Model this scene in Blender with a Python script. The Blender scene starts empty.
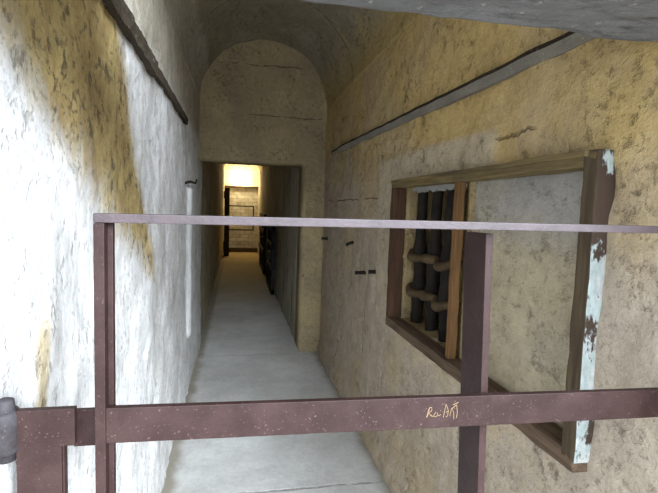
import bpy, bmesh, math, random
from mathutils import Vector, Matrix, noise
random.seed(7)
C = bpy.context.scene.collection
S = bpy.context.scene
XL, XR = -0.35, 0.84          # corridor side walls
YD = 4.5                      # face of the cross wall with the doorway
YE = 14.6                     # end wall of the inner passage

# ------------------------------------------------------------------ node helper
class V:
    """value socket with arithmetic"""
    def __init__(s, b, sock): s.b, s.s = b, sock
    def __add__(s, o): return s.b.m('ADD', s, o)
    def __radd__(s, o): return s.b.m('ADD', s, o)
    def __sub__(s, o): return s.b.m('SUBTRACT', s, o)
    def __rsub__(s, o): return s.b.m('SUBTRACT', o, s)
    def __mul__(s, o): return s.b.m('MULTIPLY', s, o)
    def __rmul__(s, o): return s.b.m('MULTIPLY', s, o)
    def __neg__(s): return s.b.m('MULTIPLY', s, -1.0)
    def abs(s): return s.b.m('ABSOLUTE', s, 0.0)

class Mat:
    def __init__(s, name):
        s.mat = bpy.data.materials.new(name); s.mat.use_nodes = True
        s.nt = s.mat.node_tree; s.N = s.nt.nodes; s.L = s.nt.links
        s.bsdf = s.N['Principled BSDF']
        tc = s.N.new('ShaderNodeTexCoord'); s.P = tc.outputs['Object']
        sep = s.N.new('ShaderNodeSeparateXYZ'); s.L.new(s.P, sep.inputs[0])
        s.x, s.y, s.z = (V(s, sep.outputs[i]) for i in range(3))
    def put(s, sock, v):
        if isinstance(v, V): s.L.new(v.s, sock)
        elif hasattr(v, 'is_output'): s.L.new(v, sock)
        else: sock.default_value = v
    def m(s, op, a, b=0.0, clamp=False):
        n = s.N.new('ShaderNodeMath'); n.operation = op; n.use_clamp = clamp
        s.put(n.inputs[0], a); s.put(n.inputs[1], b); return V(s, n.outputs[0])
    def clamp(s, a): return s.m('ADD', a, 0.0, True)
    def ss(s, v, a, b):
        n = s.N.new('ShaderNodeMapRange'); n.interpolation_type = 'SMOOTHSTEP'
        s.put(n.inputs[0], v)
        if a <= b:
            n.inputs[1].default_value = a; n.inputs[2].default_value = b
            n.inputs[3].default_value = 0; n.inputs[4].default_value = 1
        else:
            n.inputs[1].default_value = b; n.inputs[2].default_value = a
            n.inputs[3].default_value = 1; n.inputs[4].default_value = 0
        return V(s, n.outputs[0])
    def noise(s, scale, detail=5, rough=.6, stretch=(1, 1, 1), dist=0.0, off=(0, 0, 0)):
        mp = s.N.new('ShaderNodeMapping'); s.L.new(s.P, mp.inputs[0])
        mp.inputs['Scale'].default_value = stretch; mp.inputs['Location'].default_value = off
        n = s.N.new('ShaderNodeTexNoise'); s.L.new(mp.outputs[0], n.inputs['Vector'])
        n.inputs['Scale'].default_value = scale; n.inputs['Detail'].default_value = detail
        n.inputs['Roughness'].default_value = rough; n.inputs['Distortion'].default_value = dist
        return V(s, n.outputs[0])
    def mix(s, f, a, b):
        n = s.N.new('ShaderNodeMix'); n.data_type = 'RGBA'
        s.put(n.inputs[0], f)
        for sock, c in ((n.inputs[6], a), (n.inputs[7], b)):
            if isinstance(c, tuple): sock.default_value = (*c, 1)
            else: s.L.new(c, sock)
        return n.outputs[2]
    def scale(s, col, f):
        n = s.N.new('ShaderNodeMix'); n.data_type = 'RGBA'; n.blend_type = 'MULTIPLY'
        n.inputs[0].default_value = 1
        if isinstance(col, tuple): n.inputs[6].default_value = (*col, 1)
        else: s.L.new(col, n.inputs[6])
        cmb = s.N.new('ShaderNodeCombineColor')
        for i in range(3): s.put(cmb.inputs[i], f)
        s.L.new(cmb.outputs[0], n.inputs[7]); return n.outputs[2]
    def finish(s, col, rough=.9, h=None, dist=.01, strength=1.0, metal=0.0, spec=.12):
        if isinstance(col, tuple): s.bsdf.inputs['Base Color'].default_value = (*col, 1)
        else: s.L.new(col, s.bsdf.inputs['Base Color'])
        s.put(s.bsdf.inputs['Roughness'], rough); s.put(s.bsdf.inputs['Metallic'], metal)
        s.bsdf.inputs['Specular IOR Level'].default_value = spec
        if h is not None:
            b = s.N.new('ShaderNodeBump'); b.inputs['Distance'].default_value = dist
            b.inputs['Strength'].default_value = strength
            s.put(b.inputs['Height'], h); s.L.new(b.outputs[0], s.bsdf.inputs['Normal'])
        return s.mat

def joint_mask(M, joints, w=.006):
    """dark cracks and stone joints: (axis, value, other_lo, other_hi, across_axis)"""
    out = None
    wob = (M.noise(5, 3) - .5) * .05 + (M.noise(40, 2, off=(3, 1, 2)) - .5) * .02
    for ax, val, oa, lo, hi in joints:
        a = {'x': M.x, 'y': M.y, 'z': M.z}
        d = (a[ax] - val + wob).abs()
        k = M.ss(d, w, w * .3) * M.ss(a[oa], lo - .02, lo + .02) * M.ss(a[oa], hi + .02, hi - .02)
        out = k if out is None else M.m('MAXIMUM', out, k)
    return out * M.ss(M.noise(9, 2, off=(7, 7, 7)), .36, .5)

def stone(name, c1, c2, dark, joints=(), speck=.35, dist=.012, stretch=(1, 1, .6), grade=None, streak=0.0, over=None):
    M = Mat(name)
    big = M.ss(M.noise(2.2, 6, .6, stretch), .36, .64)
    if grade: big = M.clamp(grade(M) + (big - .5) * .55)
    col = M.mix(big, c1, c2)
    if over: k, oc = over(M); col = M.mix(k, col, oc)
    fine = M.noise(22, 6, .7, stretch, off=(2, 5, 1)); grain = M.noise(130, 3, .7, off=(1, 2, 3))
    mid = M.noise(7, 6, .72, stretch, off=(6, 2, 9))
    col = M.scale(col, .18 + fine * .72 + grain * .40 + mid * .55)
    sp = M.ss(M.noise(30, 5, .7, stretch, off=(9, 4, 2)), .50, .70) * M.ss(M.noise(4, 4, off=(5, 5, 5)), .40, .62)
    sp2 = M.ss(M.noise(75, 4, .7, (1, .8, .9), off=(1, 8, 3)), .53, .68) * M.ss(M.noise(3, 4, off=(2, 2, 7)), .34, .6)
    sp3 = M.ss(M.noise(60, 4, .7, (1, .8, .9), off=(8, 8, 3)), .60, .72)
    col = M.mix(sp * speck, col, dark); col = M.mix(sp2 * speck * .8, col, dark); col = M.mix(sp3 * .3, col, (.62, .56, .42))
    if streak:
        st = M.ss(M.noise(9, 5, .65, (1, 1, .12), off=(4, 2, 8)), .47, .70)
        col = M.mix(st * streak, col, dark)
    h = M.noise(9, 5, .6, off=(3, 3, 3)) * .6 + fine * .5 + grain * .16 - sp * .25
    if joints:
        j = joint_mask(M, joints); col = M.mix(j * .5, col, dark); h = h - j * .6
    return M.finish(col, .92, h, dist, .9)

# ------------------------------------------------------------------ materials
def m_left():
    M = Mat('limewashed_plaster')
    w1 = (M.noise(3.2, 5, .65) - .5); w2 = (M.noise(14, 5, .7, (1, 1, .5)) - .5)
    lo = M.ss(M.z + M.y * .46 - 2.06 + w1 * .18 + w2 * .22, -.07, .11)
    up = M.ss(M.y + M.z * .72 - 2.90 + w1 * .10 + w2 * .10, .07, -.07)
    band = lo * up  # ochre stain whose edges trace the lintel's shadow, so the colour carries that shade
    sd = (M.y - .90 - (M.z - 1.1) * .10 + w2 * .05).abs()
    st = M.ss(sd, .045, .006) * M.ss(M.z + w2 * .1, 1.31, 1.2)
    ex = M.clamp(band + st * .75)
    fine = M.noise(22, 6, .7, (1, 1, .55), off=(2, 5, 1)); grain = M.noise(120, 3, .7)
    white = M.mix(M.ss(M.noise(3, 5, .6, off=(8, 1, 1)), .35, .7), (.74, .73, .72), (.60, .585, .56))
    white = M.mix(M.ss(M.z + w1 * .2, 1.97, 2.10), white, (.47, .42, .34))
    white = M.scale(white, .36 + fine * .80 + grain * .40 + (w1 + w2) * .6)
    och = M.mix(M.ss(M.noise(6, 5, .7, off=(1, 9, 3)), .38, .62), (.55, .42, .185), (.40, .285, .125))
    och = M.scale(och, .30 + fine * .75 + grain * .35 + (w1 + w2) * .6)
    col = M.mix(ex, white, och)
    sp = M.ss(M.noise(40, 4, .6, (1, .6, .62), off=(9, 4, 2)), .52, .65) * M.ss(M.noise(6, 4, off=(5, 5, 5)), .37, .55)
    sp2 = M.ss(M.noise(85, 3, .6, (1, .6, .75), off=(3, 4, 2)), .54, .66) * M.ss(M.noise(7, 4, off=(1, 5, 9)), .36, .58)
    col = M.mix(sp * (.26 + ex * .52), col, (.10, .08, .055)); col = M.mix(sp2 * (.30 + ex * .42), col, (.12, .10, .075))
    h = M.noise(8, 5, .6, off=(3, 3, 3)) * .7 + fine * .5 + grain * .15 - sp * .3
    return M.finish(col, .9, h, .008, .8)

def m_right():
    def grade(M):   # ochre above, worn grey plaster below and towards the doorway
        w = (M.noise(2.5, 5, .6, off=(1, 4, 4)) - .5)
        return M.clamp(M.ss(M.z + w * .7 - M.y * .12, .95, 1.75) * .95 + .03)
    return stone('ochre_limestone', (.40, .33, .25), (.46, .33, .14), (.07, .05, .03),
                 joints=[('z', 1.52, 'y', 2.7, 4.3), ('y', 3.30, 'z', .90, 1.19), ('y', 2.95, 'z', .45, .80), ('z', 1.70, 'y', 1.22, 1.42)], speck=.6, grade=grade, stretch=(1, .7, .8), dist=.02,
                 over=lambda M: (M.ss(M.y + (M.noise(5, 3) - .5) * .1, 1.40, 1.46) * M.ss(M.y, 2.70, 2.66) * M.ss(M.z + (M.noise(5, 3) - .5) * .06, 1.75, 1.72) * M.ss(M.z, .75, .9) * .85, (.43, .36, .26)))

MAT = {}
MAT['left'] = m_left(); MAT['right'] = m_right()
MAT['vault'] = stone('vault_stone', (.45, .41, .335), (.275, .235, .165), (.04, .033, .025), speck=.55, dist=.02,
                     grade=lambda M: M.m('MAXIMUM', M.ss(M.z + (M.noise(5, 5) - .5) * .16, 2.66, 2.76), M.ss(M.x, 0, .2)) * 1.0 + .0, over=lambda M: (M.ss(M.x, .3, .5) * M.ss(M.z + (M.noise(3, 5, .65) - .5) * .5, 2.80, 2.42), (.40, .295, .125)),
                     joints=[('y', 2.4, 'x', -.4, .9), ('y', 3.5, 'x', -.4, .9)], stretch=(1, .6, 1))
MAT['cross'] = stone('cross_wall_stone', (.30, .235, .14), (.40, .31, .17), (.06, .045, .028), speck=.6, stretch=(1, 1, 1), dist=.02,
                     joints=[('z', 2.76, 'x', -.2, .6), ('z', 2.30, 'x', .1, .8)])
MAT['passage'] = stone('stained_passage_stone', (.48, .40, .26), (.60, .51, .33), (.08, .065, .045), speck=.5, streak=.6)
MAT['passage_dark'] = stone('sooty_passage_stone', (.42, .40, .34), (.55, .50, .40), (.06, .055, .045), speck=.6, streak=.65)
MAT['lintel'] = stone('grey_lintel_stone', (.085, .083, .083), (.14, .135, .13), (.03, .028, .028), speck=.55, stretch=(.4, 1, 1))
MAT['niche'] = stone('pale_rough_stone', (.27, .195, .09), (.38, .29, .15), (.12, .09, .06), speck=.75, stretch=(1, 1, 1), dist=.02)
MAT['panel'] = stone('mottled_grey_plaster', (.30, .28, .25), (.39, .33, .22), (.12, .10, .07), speck=.6, stretch=(1, .7, 1),
                     grade=lambda M: M.ss(M.z, 1.52, 1.25))
MAT['ledge'] = stone('grey_ledge_stone', (.17, .155, .13), (.23, .21, .165), (.10, .09, .08), speck=.4, stretch=(1, .3, 1))
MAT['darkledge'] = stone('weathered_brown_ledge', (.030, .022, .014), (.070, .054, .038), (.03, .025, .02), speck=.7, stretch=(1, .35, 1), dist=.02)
MAT['conduit'] = stone('chalky_conduit', (.42, .41, .39), (.36, .35, .33), (.3, .28, .25), speck=.3)

def m_floor():
    M = Mat('worn_grey_concrete')
    n = M.ss(M.noise(1.4, 6, .6), .35, .65)
    col = M.mix(n, (.46, .445, .415), (.58, .57, .54))
    far = M.ss(M.y + (M.noise(2, 3) - .5) * 2, 5.5, 10)
    col = M.mix(far, col, (.40, .32, .17))  # ochre lamplight on the far floor, painted into the concrete colour
    f = M.noise(30, 6, .7); col = M.scale(col, .32 + f * .50 + M.noise(150, 2) * .25 + M.noise(5, 6, .75) * .55)
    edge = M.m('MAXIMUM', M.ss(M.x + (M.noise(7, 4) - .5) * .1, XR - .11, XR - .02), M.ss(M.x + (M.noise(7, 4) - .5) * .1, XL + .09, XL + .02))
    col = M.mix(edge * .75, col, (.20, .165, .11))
    j = joint_mask(M, [('y', 2.26, 'x', -.4, .8), ('y', 4.45, 'x', -.4, .8)], .012)
    col = M.mix(j * .5, col, (.16, .15, .14))
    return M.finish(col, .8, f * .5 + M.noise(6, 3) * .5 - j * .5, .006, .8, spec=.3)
MAT['floor'] = m_floor()

def m_brick():
    M = Mat('whitewashed_brick')
    mp = M.N.new('ShaderNodeCombineXYZ'); M.put(mp.inputs[0], M.x); M.put(mp.inputs[1], M.z)
    b = M.N.new('ShaderNodeTexBrick'); M.L.new(mp.outputs[0], b.inputs['Vector'])
    b.inputs['Scale'].default_value = 1.0; b.inputs['Brick Width'].default_value = .24; b.inputs['Row Height'].default_value = .11
    b.inputs['Mortar Size'].default_value = .012; b.inputs['Mortar Smooth'].default_value = .3
    b.inputs['Color1'].default_value = (.74, .75, .74, 1); b.inputs['Color2'].default_value = (.54, .54, .53, 1)
    b.inputs['Mortar'].default_value = (.48, .47, .45, 1)
    col = M.scale(b.outputs['Color'], .25 + M.noise(7, 6, .75) * 1.3)
    return M.finish(col, .9, M.noise(20, 4), .01)
MAT['brick'] = m_brick()

def m_iron(name, a, b, metal=.0, rough=.55, spec=.12):
    M = Mat(name)
    n = M.ss(M.noise(14, 5, .65), .35, .65)
    col = M.mix(n, a, b)
    g = M.noise(420, 2, .6); col = M.scale(col, .60 + g * .55 + M.noise(45, 4) * .28)
    pit = M.ss(M.noise(260, 2, .5, off=(4, 4, 4)), .66, .74)
    col = M.mix(pit * .6, col, (.12, .08, .07))
    return M.finish(col, rough, g * .5 + M.noise(60, 3) * .5, .0012, .8, metal, spec)
MAT['gate'] = m_iron('oxide_painted_iron', (.022, .0105, .0090), (.033, .0170, .0150), spec=.16, rough=.5)
MAT['toprail'] = m_iron('skylit_rail_iron', (.034, .022, .022), (.054, .037, .039), spec=.36, rough=.45)  # gate iron made paler: the light the top rail catches is in its colour
MAT['barrel'] = m_iron('worn_hinge_iron', (.022, .017, .017), (.045, .04, .042))
MAT['bar'] = m_iron('old_forged_iron', (.011, .009, .007), (.021, .017, .012), rough=.7)
MAT['rustbar'] = m_iron('rusty_forged_iron', (.060, .040, .021), (.095, .064, .034), rough=.75)
MAT['black'] = m_iron('black_iron', (.022, .02, .018), (.04, .034, .03), rough=.7)
MAT['rail'] = m_iron('brown_iron', (.06, .04, .028), (.10, .07, .05), rough=.7)

def m_wood(name, a, b, ax, dark=(.05, .035, .022)):
    M = Mat(name)
    st = {'x': (.08, 1, 1), 'y': (1, .08, 1), 'z': (1, 1, .08)}[ax]
    g = M.noise(60, 5, .6, st, .3); col = M.mix(M.ss(g, .32, .68), a, b)
    col = M.mix(M.ss(M.noise(12, 4, .6, st, off=(2, 2, 2)), .54, .7) * .7, col, dark)
    return M.finish(col, .8, g, .003, .8)
MAT['frame_y'] = m_wood('brown_frame_wood', (.11, .08, .038), (.19, .14, .063), 'y')
MAT['frame_z'] = m_wood('dark_frame_wood', (.055, .038, .024), (.095, .07, .04), 'z')
MAT['frame_red'] = m_wood('reddish_frame_wood', (.055, .028, .017), (.09, .048, .026), 'z')
MAT['frame_low'] = m_wood('dark_sill_wood', (.075, .048, .032), (.14, .095, .06), 'y')
MAT['mullion'] = m_wood('orange_brown_wood', (.18, .095, .038), (.115, .06, .024), 'z', (.07, .04, .018))

def m_peel():
    M = Mat('peeling_pale_paint')
    n = M.noise(16, 6, .72, (1, 1, .5)) - M.ss(M.z, 1.30, 1.58) * .16
    k = M.ss(n, .40, .46)
    k2 = M.ss(M.noise(30, 4, .7, (1, 1, .5), off=(6, 1, 2)), .5, .58)
    col = M.mix(k2, (.36, .40, .375), (.46, .455, .43))
    col = M.scale(col, .45 + M.noise(70, 4, .7, (1, 1, .5)) * 1.0)
    col = M.mix(k, (.055, .036, .025), col)
    return M.finish(col, .75, k * .6 + M.noise(50, 3) * .4, .003)
MAT['peel'] = m_peel()
def flat(name, c, rough=.8):
    M = Mat(name); f = M.noise(60, 3)
    return M.finish(M.scale(c, .8 + f * .4), rough, f, .002)
MAT['scratch'] = flat('ochre_scratches', (.20, .135, .075)); MAT['whiteplaster'] = flat('torn_white_plaster', (.30, .29, .27))
def m_glow():
    M = Mat('lit_lamp_glass'); M.finish((.9, .85, .7), .4)
    M.bsdf.inputs['Emission Color'].default_value = (1, .80, .42, 1); M.bsdf.inputs['Emission Strength'].default_value = 30
    return M.mat
MAT['glow'] = m_glow()

# ------------------------------------------------------------------ mesh helpers
def link(name, bm, mat, parent=None, smooth=False):
    bmesh.ops.recalc_face_normals(bm, faces=bm.faces)
    me = bpy.data.meshes.new(name); bm.to_mesh(me); bm.free()
    for f in me.polygons: f.use_smooth = smooth
    o = bpy.data.objects.new(name, me); C.objects.link(o)
    for m in (mat if isinstance(mat, (list, tuple)) else [mat]): me.materials.append(m)
    if parent: o.parent = parent; o.matrix_parent_inverse = Matrix.Translation(-parent.location)
    return o
def structure(o): o['kind'] = 'structure'; return o
def tag(o, label, cat, group=None):
    o['label'] = label; o['category'] = cat
    if group: o['group'] = group
    return o
def empty(name, loc):
    o = bpy.data.objects.new(name, None); o.location = loc; o.empty_display_size = .1; C.objects.link(o); return o
def box(bm, x0, x1, y0, y1, z0, z1, shear=None, bev=0.0, seg=None, rough=0.0):
    b2 = bmesh.new(); bmesh.ops.create_cube(b2, size=1)
    for v in b2.verts:
        v.co = Vector((x0 + (v.co.x + .5) * (x1 - x0), y0 + (v.co.y + .5) * (y1 - y0), z0 + (v.co.z + .5) * (z1 - z0)))
    if bev: bmesh.ops.bevel(b2, geom=b2.edges[:], offset=bev, segments=2, affect='EDGES', profile=.6)
    if seg:
        for ax, n in seg:
            lo = (x0, y0, z0)[ax]; hi = (x1, y1, z1)[ax]
            for i in range(1, n):
                co = [0, 0, 0]; co[ax] = lo + (hi - lo) * i / n; no = [0, 0, 0]; no[ax] = 1
                bmesh.ops.bisect_plane(b2, geom=b2.verts[:] + b2.edges[:] + b2.faces[:], plane_co=co, plane_no=no)
    if rough:
        for v in b2.verts:
            v.co += noise.noise_vector(v.co * 14) * rough + noise.noise_vector(v.co * 45) * rough * .5
    if shear:
        for v in b2.verts: v.co = shear(v.co)
    me = bpy.data.meshes.new('t'); b2.to_mesh(me); b2.free(); bm.from_mesh(me); bpy.data.meshes.remove(me)
def tube(bm, pts, rad, n=14, wob=0.0):
    pts = [Vector(p) for p in pts]; rings = []
    up0 = None
    for i, p in enumerate(pts):
        t = (pts[min(i + 1, len(pts) - 1)] - pts[max(i - 1, 0)]).normalized()
        if up0 is None:
            a = Vector((0, 0, 1)) if abs(t.z) < .9 else Vector((1, 0, 0))
            up0 = (a - t * a.dot(t)).normalized()
        up0 = (up0 - t * up0.dot(t)).normalized(); s = t.cross(up0)
        r = rad[i] if isinstance(rad, (list, tuple)) else rad
        ring = []
        for k in range(n):
            an = 2 * math.pi * k / n
            q = p + (up0 * math.cos(an) + s * math.sin(an)) * r
            if wob: q += noise.noise_vector(q * 22) * wob
            ring.append(bm.verts.new(q))
        rings.append(ring)
    for a, b in zip(rings, rings[1:]):
        for k in range(n): bm.faces.new((a[k], a[(k + 1) % n], b[(k + 1) % n], b[k]))
    bm.faces.new(rings[0]); bm.faces.new(rings[-1])
def ln(a, b, n): return [a + (b - a) * i / n for i in range(n + 1)]
def refine(lo, hi, step, keys):
    """coordinates from lo to hi, spacing about step, hitting every key"""
    ks = sorted({lo, hi, *[k for k in keys if lo < k < hi]}); out = [lo]
    for a, b in zip(ks, ks[1:]): out += ln(a, b, max(1, round((b - a) / step)))[1:]
    return out
def sheet(us, vs, place, skip=None, thick=None, back=None):
    """grid mesh; place(u, v) gives the face point, back(u, v) the hidden back so that the sheet is a solid wall"""
    bm = bmesh.new(); F = [[bm.verts.new(place(u, v)) for v in vs] for u in us]
    Bk = [[bm.verts.new(back(u, v)) for v in vs] for u in us] if back else None
    nu, nv = len(us), len(vs)
    cell = lambda i, j: 0 <= i < nu - 1 and 0 <= j < nv - 1 and not (skip and skip((us[i] + us[i + 1]) / 2, (vs[j] + vs[j + 1]) / 2))
    for i in range(nu - 1):
        for j in range(nv - 1):
            if not cell(i, j): continue
            bm.faces.new((F[i][j], F[i + 1][j], F[i + 1][j + 1], F[i][j + 1]))
            if Bk:
                bm.faces.new((Bk[i][j], Bk[i][j + 1], Bk[i + 1][j + 1], Bk[i + 1][j]))
                for (di, dj, a, b) in ((-1, 0, (i, j), (i, j + 1)), (1, 0, (i + 1, j), (i + 1, j + 1)), (0, -1, (i, j), (i + 1, j)), (0, 1, (i, j + 1), (i + 1, j + 1))):
                    if not cell(i + di, j + dj):
                        bm.faces.new((F[a[0]][a[1]], F[b[0]][b[1]], Bk[b[0]][b[1]], Bk[a[0]][a[1]]))
    bmesh.ops.delete(bm, geom=[v for v in bm.verts if not v.link_faces], context='VERTS')
    return bm
def bumpy(p, a1=.010, a2=.004):
    p = Vector(p)
    return noise.fractal(p * 1.7, .9, 2.1, 4) * a1 + noise.fractal(p * 11, .8, 2.0, 3) * a2
sm = lambda v, a, b: (lambda t: t * t * (3 - 2 * t))(min(1, max(0, (v - a) / (b - a))))

# ------------------------------------------------------------------ setting
us = refine(.30, YD + .4, .03, []); vs = refine(-.05, 2.42, .03, [])
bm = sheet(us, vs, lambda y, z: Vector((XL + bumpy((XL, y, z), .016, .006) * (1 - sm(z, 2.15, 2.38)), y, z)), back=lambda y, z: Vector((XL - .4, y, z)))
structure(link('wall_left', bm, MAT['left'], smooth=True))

HY0, HY1, HZ0, HZ1 = .945, 2.335, .865, 1.585      # window hole
def right_place(y, z):
    d = bumpy((XR, y, z), .012, .006) * (1 - sm(z, 2.15, 2.38))
    d -= .011 * sm(y, 1.40, 1.42) * (1 - sm(y, 2.68 + (z - 1.2) * .08, 2.70 + (z - 1.2) * .08)) * (1 - sm(z + .02 * noise.noise(Vector((y * 4, 0, 0))), 1.735, 1.755)) * sm(z, .78, .80)
    for (a, b, r, k) in ((2.72, .965, .045, .10), (2.93, 1.0, .045, .015)):
        q = ((y - a) ** 2 + (z - b) ** 2 * .6) / r ** 2; d += k * math.exp(-q)
    d += .035 * (1 - sm(z, 0, .16)) * -1                # worn footing
    return Vector((XR + d, y, z))
us = refine(.45, YD + .4, .022, [HY0, HY1, 1.40, 1.42]); vs = refine(-.05, 2.42, .022, [HZ0, HZ1])
bm = sheet(us, vs, right_place, skip=lambda y, z: HY0 < y < HY1 and HZ0 < z < HZ1, back=lambda y, z: Vector((XR + .75, y, z)))
structure(link('wall_right', bm, MAT['right'], smooth=True))

cx, rv, zs = (XL + XR) / 2, (XR - XL) / 2, 2.40
def vault_pt(y, a, r):
    d = bumpy((math.cos(a), y, math.sin(a)), .016, .006) * sm(math.sin(a), .02, .3)
    return Vector((cx - (r + d) * math.cos(a), y, zs + (r + d) * math.sin(a)))
us = refine(.35, YD + .4, .04, []); vs = ln(-.03, math.pi + .03, 56)
bm = sheet(us, vs, lambda y, a: vault_pt(y, a, rv), back=lambda y, a: Vector((cx - (rv + .35) * math.cos(a), y, zs + (rv + .35) * math.sin(a))))
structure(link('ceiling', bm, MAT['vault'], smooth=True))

DX0, DX1, DZ = -.365, .635, 1.862
us = refine(XL - .2, XR + .2, .03, [DX0, DX1]); vs = refine(-.05, 3.25, .03, [DZ])
def cross_place(x, z):
    d = bumpy((x, YD, z), .014, .006)
    ex = .01 * noise.noise(Vector((9, 1, z * 6))) if abs(x - DX1) < .001 else 0
    ez = .008 * noise.noise(Vector((x * 6, 3, 2))) if abs(z - DZ) < .001 else 0
    return Vector((x + ex, YD + d, z + ez))
bm = sheet(us, vs, cross_place, skip=lambda x, z: DX0 < x < DX1 and z < DZ, back=lambda x, z: Vector((x, YD + .38, z)))
structure(link('wall_back', bm, MAT['cross'], smooth=True))

# inner passage behind the doorway
PL, PR, PZ = -.385, .645, 2.40
us = refine(YD + .38, YE + .2, .08, []); vs = refine(-.05, PZ + .02, .06, [])
structure(link('wall_passage_left', sheet(us, vs, lambda y, z: Vector((PL + bumpy((PL, y, z), .02, .006), y, z)), back=lambda y, z: Vector((PL - .3, y, z))), MAT['passage'], smooth=True))
structure(link('wall_passage_right', sheet(us, vs, lambda y, z: Vector((PR + bumpy((PR, y, z), .02, .006), y, z)), back=lambda y, z: Vector((PR + .3, y, z))), MAT['passage_dark'], smooth=True))
pc, pr = (PL + PR) / 2, (PR - PL) / 2
prof = [(PL, 2.36), (PL, 2.44), (PL + .005, 2.50), (PL + .05, 2.60), (PL + .125, 2.71), (PL + .19, 2.745), ((PL + PR) / 2, 2.755), (PR - .24, 2.745), (PR - .17, 2.70), (PR - .06, 2.58), (PR - .005, 2.49), (PR, 2.44), (PR, 2.36)]
def pv(k, y):
    x, z = prof[int(k)]; d = bumpy((x * 2, y, z), .02, .006)
    return Vector((x + d * (1 if x < pc else -1), y, z + d * (z > 2.5)))
bm = sheet(us, list(range(len(prof))), lambda y, k: pv(k, y), back=lambda y, k: Vector((pc + (prof[k][0] - pc) * 1.5, y, prof[k][1] + (.3 if 0 < k < 12 else 0))))
structure(link('ceiling_passage', bm, MAT['passage'], smooth=True))
bm = sheet(refine(PL - .2, PR + .2, .06, []), refine(-.05, 3.0, .06, []), lambda x, z: Vector((x, YE + bumpy((x, YE, z), .012, .006), z)), back=lambda x, z: Vector((x, YE + .3, z)))
structure(link('wall_end', bm, MAT['brick'], smooth=True))

us = refine(XL - .1, XR + .1, .06, []); vs = refine(.2, YE + .1, .07, [])
bm = sheet(us, vs, lambda x, y: Vector((x, y, bumpy((x, y, 0), .008, .003) * (1 if y > .4 else 0))), back=lambda x, y: Vector((x, y, -.2)))
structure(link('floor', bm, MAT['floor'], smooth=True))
bm = bmesh.new(); box(bm, -4, 5, -4, .2, -.2, 0); structure(link('floor_outside', bm, MAT['floor']))

# deep stone lintel over the entry where the photographer stands
bm = bmesh.new()
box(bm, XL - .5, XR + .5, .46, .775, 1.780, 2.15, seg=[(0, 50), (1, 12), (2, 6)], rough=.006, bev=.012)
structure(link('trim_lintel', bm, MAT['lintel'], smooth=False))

# string courses on both walls
bm = bmesh.new(); n = 110; prof = [(.05, 1.872), (-.010, 1.875), (-.030, 1.900), (-.026, 1.914), (.05, 1.916)]
rows = []
for i in range(n + 1):
    y = .95 + (4.2 - .95) * i / n; k = 1 - .8 * sm(y, 3.6, 4.2); s = .018 * (y - 1) * .9
    rows.append([bm.verts.new(Vector((XR + (px * (k if px < 0 else 1)) + noise.noise(Vector((y * 9, z * 30, 1))) * .004, y, z + s + noise.noise(Vector((y * 6, z * 9, 5))) * .004))) for px, z in prof])
for a, b in zip(rows, rows[1:]):
    for k in range(5): bm.faces.new((a[k], a[(k + 1) % 5], b[(k + 1) % 5], b[k]))
bm.faces.new(rows[0]); bm.faces.new(rows[-1])
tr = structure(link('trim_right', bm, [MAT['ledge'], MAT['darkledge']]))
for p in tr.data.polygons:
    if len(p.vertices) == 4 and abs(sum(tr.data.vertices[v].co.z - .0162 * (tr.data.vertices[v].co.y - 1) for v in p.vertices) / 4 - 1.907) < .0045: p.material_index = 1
bm = bmesh.new()
box(bm, XL - .05, XL + .030, .7, 2.02, 1.955, 2.012, seg=[(1, 70), (0, 3), (2, 3)], rough=.005)
box(bm, XL - .05, XL + .022, 2.0, 3.27, 1.972, 2.012, seg=[(1, 70), (0, 3), (2, 3)], rough=.004)
structure(link('trim_left', bm, MAT['darkledge']))

# ------------------------------------------------------------------ window in the right wall
win = structure(empty('window_1', (XR, 1.7, .85)))
fx0, fx1 = XR - .042, XR + .03
def wpart(name, args, mat, rough=.003, seg=((1, 20), (2, 20)), bev=.004, shear=None):
    b = bmesh.new(); box(b, *args, bev=bev, seg=seg, rough=rough, shear=shear)
    return link(name, b, mat, win)
wpart('head_rail', (fx0, fx1, .925, 2.355, 1.566, 1.603), MAT['frame_y'])
wpart('drip_strip', (fx0 - .010, fx0 + .02, .95, 2.34, 1.590, 1.604), MAT['frame_y'], bev=.002)
wpart('sill_rail', (fx0, fx1, .925, 2.355, .835, .880), MAT['frame_low'])
wpart('jamb', (fx0, fx1, 2.312, 2.355, .880, 1.566), MAT['frame_red'])
nj = wpart('jamb', (fx0, fx1, .920, .967, .860, 1.605), [MAT['frame_z'], MAT['peel']])
for p in nj.data.polygons:
    if p.normal.y < -.4: p.material_index = 1
nj['label'] = 'near jamb with peeling pale blue paint'
wpart('mullion', (XR - .024, XR + .008, 1.632, 1.664, .880, 1.566), MAT['mullion'])['label'] = 'orange brown mullion'
b = sheet(refine(.945, 1.66, .02, []), refine(.86, 1.58, .02, []), lambda y, z: Vector((XR + .042 + bumpy((1, y, z), .008, .006), y, z)), back=lambda y, z: Vector((XR + .30, y, z)))
link('plaster_panel', b, MAT['panel'], win, True)
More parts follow.
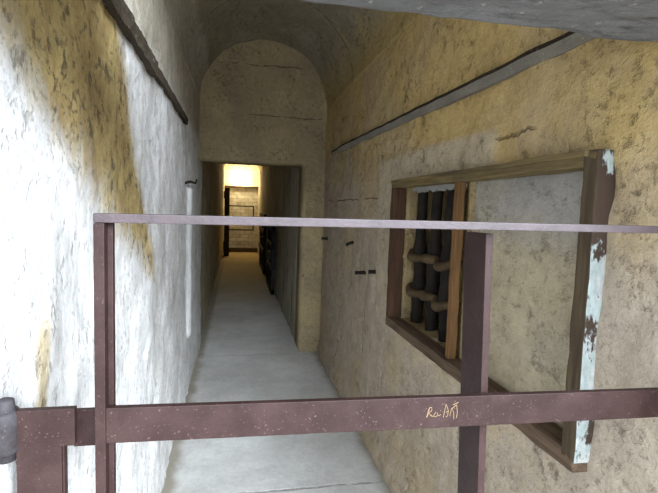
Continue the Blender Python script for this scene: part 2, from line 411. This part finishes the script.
# stone niche behind the bars: far reveal, near reveal, sill, soffit and back
NX = XR + .30
def nb(p): return noise.fractal(Vector(p) * 9, .8, 2, 3) * .012
b = bmesh.new()
def add(bm2):
    me = bpy.data.meshes.new('t'); bm2.to_mesh(me); bm2.free(); b.from_mesh(me); bpy.data.meshes.remove(me)
xs = refine(XR + .025, XR + .72, .03, []); ys = refine(1.63, 2.34, .03, []); zz = refine(.85, 1.59, .03, [])
add(sheet(xs, zz, lambda x, z: Vector((x, 2.318 + nb((x, 2.4, z)), z)), back=lambda x, z: Vector((x, 2.5, z))))
add(sheet(xs, zz, lambda x, z: Vector((x, 1.650 + nb((x, 1.5, z)) * .5, z)), back=lambda x, z: Vector((x, 1.62, z))))
add(sheet(xs, ys, lambda x, y: Vector((x, y, .872 + nb((x, y, .8)) * 1.3)), back=lambda x, y: Vector((x, y, .75))))
add(sheet(xs, ys, lambda x, y: Vector((x, y, 1.572 + nb((x, y, 1.6)))), back=lambda x, y: Vector((x, y, 1.7))))
add(sheet(ys, zz, lambda y, z: Vector((NX + .38 * sm(z + .12 * noise.noise(Vector((y * 5, z * 3, 2))), 1.16, 1.30) + nb((1.3, y, z)) * 2, y, z)), back=lambda y, z: Vector((NX + .42, y, z))))
link('niche', b, MAT['niche'], win, True)
# torn plaster hanging from the soffit
b = bmesh.new(); yy = ln(1.665, 2.30, 60); top, bot = [], []
for y in yy:
    d = .03 + .035 * abs(noise.noise(Vector((y * 11, 2, 1)))) + .02 * abs(noise.noise(Vector((y * 37, 5, 1))))
    top.append([b.verts.new((XR + .055, y, 1.585)), b.verts.new((XR + .085, y, 1.585))])
    bot.append([b.verts.new((XR + .058 + .008 * noise.noise(Vector((y * 20, 0, 0))), y, 1.585 - d)), b.verts.new((XR + .080, y, 1.590 - d))])
for i in range(60):
    b.faces.new((top[i][0], top[i + 1][0], bot[i + 1][0], bot[i][0])); b.faces.new((top[i][1], bot[i][1], bot[i + 1][1], top[i + 1][1]))
    b.faces.new((bot[i][0], bot[i + 1][0], bot[i + 1][1], bot[i][1])); b.faces.new((top[i][0], top[i][1], top[i + 1][1], top[i + 1][0]))
link('torn_plaster', b, MAT['whiteplaster'], win)['label'] = 'torn white plaster edge'

# forged iron grille in the niche
gr = empty('window_grille', (XR + .09, 2.0, .87))
tag(gr, 'thick forged iron bars woven into a grille inside the wooden framed wall window', 'window bars')
GX = XR + .095; by = (2.250, 2.070, 1.920)
for i, y in enumerate(by):
    b = bmesh.new(); zc = ln(.855, 1.60, 30)
    tube(b, [(GX + .006 * noise.noise(Vector((z * 5, i, 0))), y + .012 * noise.noise(Vector((z * 4, i, 3))), z) for z in zc],
         [.030 + .010 * math.exp(-((z - 1.225) / .05) ** 2) + .010 * math.exp(-((z - 1.045) / .05) ** 2) - .004 * (z > 1.3) for z in zc], 16, .003)
    link('vertical_bar', b, MAT['bar'], gr, True)
for z0 in (1.225, 1.045):
    b = bmesh.new(); yc = ln(1.66, 2.325, 60)
    pts, rr = [], []
    for y in yc:
        near = min(abs(y - q) for q in by); k = math.exp(-(near / .055) ** 2)
        pts.append((GX - .010 - .034 * k, y, z0 + .010 * math.sin((y - 2.0) * 24) - .012 * k)); rr.append(.017 + .006 * k)
    tube(b, pts, rr, 14, .003); link('cross_bar', b, MAT['rustbar'], gr, True)['label'] = 'wavy rust brown cross bar'

# ------------------------------------------------------------------ iron gate across the corridor
gate = empty('iron_gate', (-.33, .735, 0))
tag(gate, 'purplish brown painted iron gate across the corridor in the foreground', 'gate')
def gpart(name, boxes, mat=None, shear=None, bev=.0012):
    b = bmesh.new()
    for a in boxes: box(b, *a, bev=bev)
    if shear:
        for v in b.verts: v.co = shear(v.co)
    return link(name, b, mat or MAT['gate'], gate)
gpart('stile', [(-.203, -.188, .720, .752, .10, 1.4175), (-.189, -.1805, .738, .750, .10, 1.4175)])
gpart('top_rail', [(-.203, .845, .720, .746, 1.4180, 1.4315)], MAT['toprail'], shear=lambda c: Vector((c.x, c.y, c.z + .0055 * (c.x + .2))))
cb = gpart('cross_bar', [(-.188, .845, .7215, .7335, 1.0850, 1.1400)], shear=lambda c: Vector((c.x, c.y, c.z - .0165 * (c.x + .2))))
gpart('bottom_rail', [(-.188, .845, .7215, .7335, .12, .165)])
lean = lambda c: Vector((c.x + (1.41 - c.z) * .030, c.y, c.z))
gpart('stile', [(.4325, .4465, .747, .825, .10, 1.4140)], shear=lean)
gpart('hinge_strap', [(-.312, -.231, .7215, .7335, 1.0850, 1.1420)])
gpart('strap_link', [(-.250, -.190, .7750, .7850, 1.0560, 1.1160)])
gpart('hinge_plate', [(-.3105, -.2495, .7225, .7345, .10, 1.0860), (-.2495, -.2465, .7245, .7385, .10, 1.084)])
b = bmesh.new(); tube(b, [(-.327, .728, 1.078), (-.327, .728, 1.082), (-.327, .728, 1.136), (-.327, .728, 1.142)], [.017, .0205, .0205, .018], 24)
hb = link('hinge_barrel', b, MAT['barrel'], gate, True)
b = bmesh.new(); tube(b, [(-.325, .728, 1.066), (-.325, .728, 1.15), (-.325, .728, 1.157), (-.325, .728, 1.159)], [.012, .012, .011, .007], 18); box(b, -.40, -.325, .722, .734, 1.067, 1.079)
pn = link('hinge_pin', b, MAT['barrel'], hb, True); pn.matrix_parent_inverse = Matrix.Identity(4)
# scratched letters on the cross bar
def strokes(lines, r=.0007):
    b = bmesh.new()
    for L in lines: tube(b, [(x, .7212, z) for x, z in L], r, 6)
    return b
ox, oz = .326, 1.082
def sc(pts): return [(ox + u * .001, oz + w * .001) for u, w in pts]
L = [sc(q) for q in (
    [(0, 14), (3, 27), (5, 32), (3, 20), (1, 15)], [(5, 32), (9, 31), (9, 26), (4, 22), (8, 17), (12, 15)],
    [(13, 16), (16, 22), (20, 21), (20, 16), (16, 14), (13, 16)], [(21, 16), (25, 17)], [(25, 25), (26, 25)], [(25, 18), (26, 18)],
    [(31, 12), (33, 24), (35, 36)], [(35, 36), (40, 24), (36, 21)], [(40, 24), (39, 15), (36, 13)],
    [(43, 14), (46, 29), (50, 20)], [(46, 27), (55, 34)], [(55, 34), (57, 20), (56, 10)], [(50, 20), (51, 8)], [(48, 34), (58, 38)])]
sk = link('scratch_marks', strokes(L), MAT['scratch'], cb); sk.matrix_parent_inverse = Matrix.Identity(4)
sk['label'] = 'pale scratched letters'
for o_, p_ in ((pn, hb), (sk, cb)): o_.matrix_parent_inverse = p_.matrix_world.inverted() if False else Matrix.Identity(4)

# ------------------------------------------------------------------ pegs and conduit
def peg(y, z, ln_, label, x=XR, droop=.0, first=True):
    b = bmesh.new(); tube(b, [(.06, 0, 0), (-.01, 0, 0), (-ln_ * .7, 0, -droop * .4), (-ln_, 0, -droop)], [.012, .012, .010, .014], 12, .002)
    o = link('iron_peg', b, MAT['bar'], None, True); o.location = (x, y, z)
    return tag(o, label, 'peg', 'iron pegs in the right wall')
peg(4.24, 1.165, .06, 'short iron peg in the right wall closest to the doorway jamb')
peg(3.27, 1.205, .055, 'iron peg with rust streak below it, second from the doorway', droop=.02)
peg(2.98, 1.025, .055, 'low iron peg, left of the pair beside the wall window')
peg(2.70, 1.070, .045, 'low iron peg above a hole in the plaster, nearest the wall window')
b = bmesh.new(); zc = ln(.47, 1.585, 40)
tube(b, [(XL + .012 + .003 * noise.noise(Vector((z * 4, 1, 1))), 3.46 + .006 * noise.noise(Vector((z * 3, 5, 1))), z) for z in zc], .024, 14, .003)
tag(link('conduit', b, MAT['conduit'], None, True), 'whitewashed vertical conduit on the left limewashed wall', 'pipe')
b = bmesh.new(); tube(b, [(XL - .02, 3.36, 1.585), (XL + .03, 3.36, 1.60), (XL + .065, 3.36, 1.592), (XL + .075, 3.36, 1.62)], [.010, .010, .009, .006], 12, .002)
tag(link('iron_hook', b, MAT['bar'], None, True), 'small dark iron hook above the white conduit on the left wall', 'hook')

# ------------------------------------------------------------------ things at the far end
fg = empty('iron_gate', (-.28, 13.4, 0))
tag(fg, 'small dark iron gate at the far end of the inner passage', 'gate')
def fpart(name, boxes, mat):
    b = bmesh.new()
    for a in boxes: box(b, *a, bev=.006)
    return link(name, b, mat, fg)
fpart('post', [(-.345, -.205, 13.34, 13.48, .0, 1.92)], MAT['black'])['label'] = 'thick black post'
fpart('lock_box', [(-.365, -.215, 13.30, 13.40, .20, .42)], MAT['black']); fpart('hinge_block', [(-.365, -.33, 13.32, 13.42, 1.62, 1.82)], MAT['black'])
fpart('top_rail', [(-.22, .48, 13.38, 13.42, 1.405, 1.440)], MAT['rail']); fpart('lower_rail', [(-.22, .48, 13.38, 13.42, .735, .772)], MAT['rail'])
fpart('stile', [(.445, .482, 13.38, 13.42, .74, 1.41)], MAT['rail'])
bm = bmesh.new(); box(bm, PL - .02, PR + .02, YE - .12, YE + .05, 1.985, 2.03, bev=.006); structure(link('trim_end_beam', bm, MAT['rail']))
bm = bmesh.new(); box(bm, PL - .02, PR + .02, YE - .16, YE + .05, -.02, .13, bev=.01); structure(link('trim_end_step', bm, MAT['rail']))

lamp = empty('wall_lamp', (.10, YE, 2.23))
tag(lamp, 'lit bulkhead wall lamp above the brick end wall of the inner passage', 'lamp')
b = bmesh.new(); tube(b, [(.10, YE + .03, 2.23), (.10, YE - .04, 2.23), (.10, YE - .05, 2.23)], [.09, .09, .08], 28); link('base', b, MAT['rail'], lamp, True)
b = bmesh.new(); tube(b, [(.10, YE - .045, 2.23), (.10, YE - .09, 2.23), (.10, YE - .12, 2.23), (.10, YE - .135, 2.23)], [.105, .10, .07, .02], 28); link('glass', b, MAT['glow'], lamp, True)

def cell_door(y0, y1, h, label):
    r = empty('cell_door', (PR - .04, (y0 + y1) / 2, 0)); tag(r, label, 'iron door', 'iron cell doors folded against the passage wall')
    xa, xb = PR - .085, PR - .035
    b = bmesh.new()
    for a in ((xa, xb, y0, y0 + .08, .02, h), (xa, xb, y1 - .08, y1, .02, h), (xa, xb, y0, y1, .02, .10), (xa, xb, y0, y1, h - .08, h)): box(b, *a, bev=.006)
    link('door_frame', b, MAT['black'], r)
    n = max(4, round((y1 - y0) / .16))
    for i in range(1, n):
        b = bmesh.new(); y = y0 + (y1 - y0) * i / n; tube(b, [(PR - .06, y, .06), (PR - .06, y, h - .04)], .022, 10); link('bar', b, MAT['black'], r, True)
    for z in (h * .35, h * .68):
        b = bmesh.new(); box(b, xa - .014, xa + .02, y0, y1, z, z + .09, bev=.004); link('strap', b, MAT['black'], r)
    b = bmesh.new(); box(b, xa - .06, xa + .01, y0 + .10, y0 + .30, h * .5, h * .5 + .16, bev=.01); link('lock_box', b, MAT['black'], r)
    return r
cell_door(7.45, 8.75, 1.12, 'black iron cell door low on the dark passage wall, nearer of the two')
cell_door(9.75, 11.6, 1.27, 'black iron cell door on the right passage wall, farther one close to the far gate')

# ------------------------------------------------------------------ light
W = bpy.data.worlds.new('sky'); S.world = W; W.use_nodes = True
bg = W.node_tree.nodes['Background']; bg.inputs[0].default_value = (.76, .86, 1.0, 1); bg.inputs[1].default_value = 4.5
def sun(name, d, strength, angle, col):
    l = bpy.data.lights.new(name, 'SUN'); l.energy = strength; l.angle = math.radians(angle); l.color = col
    o = bpy.data.objects.new(name, l); C.objects.link(o)
    o.rotation_euler = Vector(d).to_track_quat('-Z', 'Y').to_euler(); return o
sun('sun', (-.46, .84, -.31), 8.2, 28, (.83, .915, 1.0))
sun('open_sky', (-.13, .93, -.43), 6.5, 26, (.78, .885, 1.0))
l = bpy.data.lights.new('lamp_light', 'POINT'); l.energy = 42; l.color = (1, .77, .40); l.shadow_soft_size = .1
o = bpy.data.objects.new('lamp_light', l); o.location = (.10, YE - .25, 2.23); C.objects.link(o)

# ------------------------------------------------------------------ camera
yaw, pitch, roll = math.radians(11.35818), math.radians(-4.74441), math.radians(1.9)
f = Vector((math.sin(yaw) * math.cos(pitch), math.cos(yaw) * math.cos(pitch), math.sin(pitch)))
r = Vector((math.cos(yaw), -math.sin(yaw), 0)); u = r.cross(f)
r2 = r * math.cos(roll) + u * math.sin(roll); u2 = u * math.cos(roll) - r * math.sin(roll)
cam = bpy.data.cameras.new('camera'); co = bpy.data.objects.new('camera', cam); C.objects.link(co)
co.matrix_world = Matrix(((r2.x, u2.x, -f.x, 0), (r2.y, u2.y, -f.y, 0), (r2.z, u2.z, -f.z, 1.45), (0, 0, 0, 1)))
cam.sensor_width = 36; cam.lens = 463 / 658 * 36; cam.clip_start = .02; S.camera = co
S.view_settings.view_transform = 'Standard'; S.view_settings.look = 'None'; S.view_settings.gamma = 1
S.view_settings.exposure = 0.0
S.cycles.use_denoising = True; S.cycles.max_bounces = 10; S.cycles.diffuse_bounces = 8
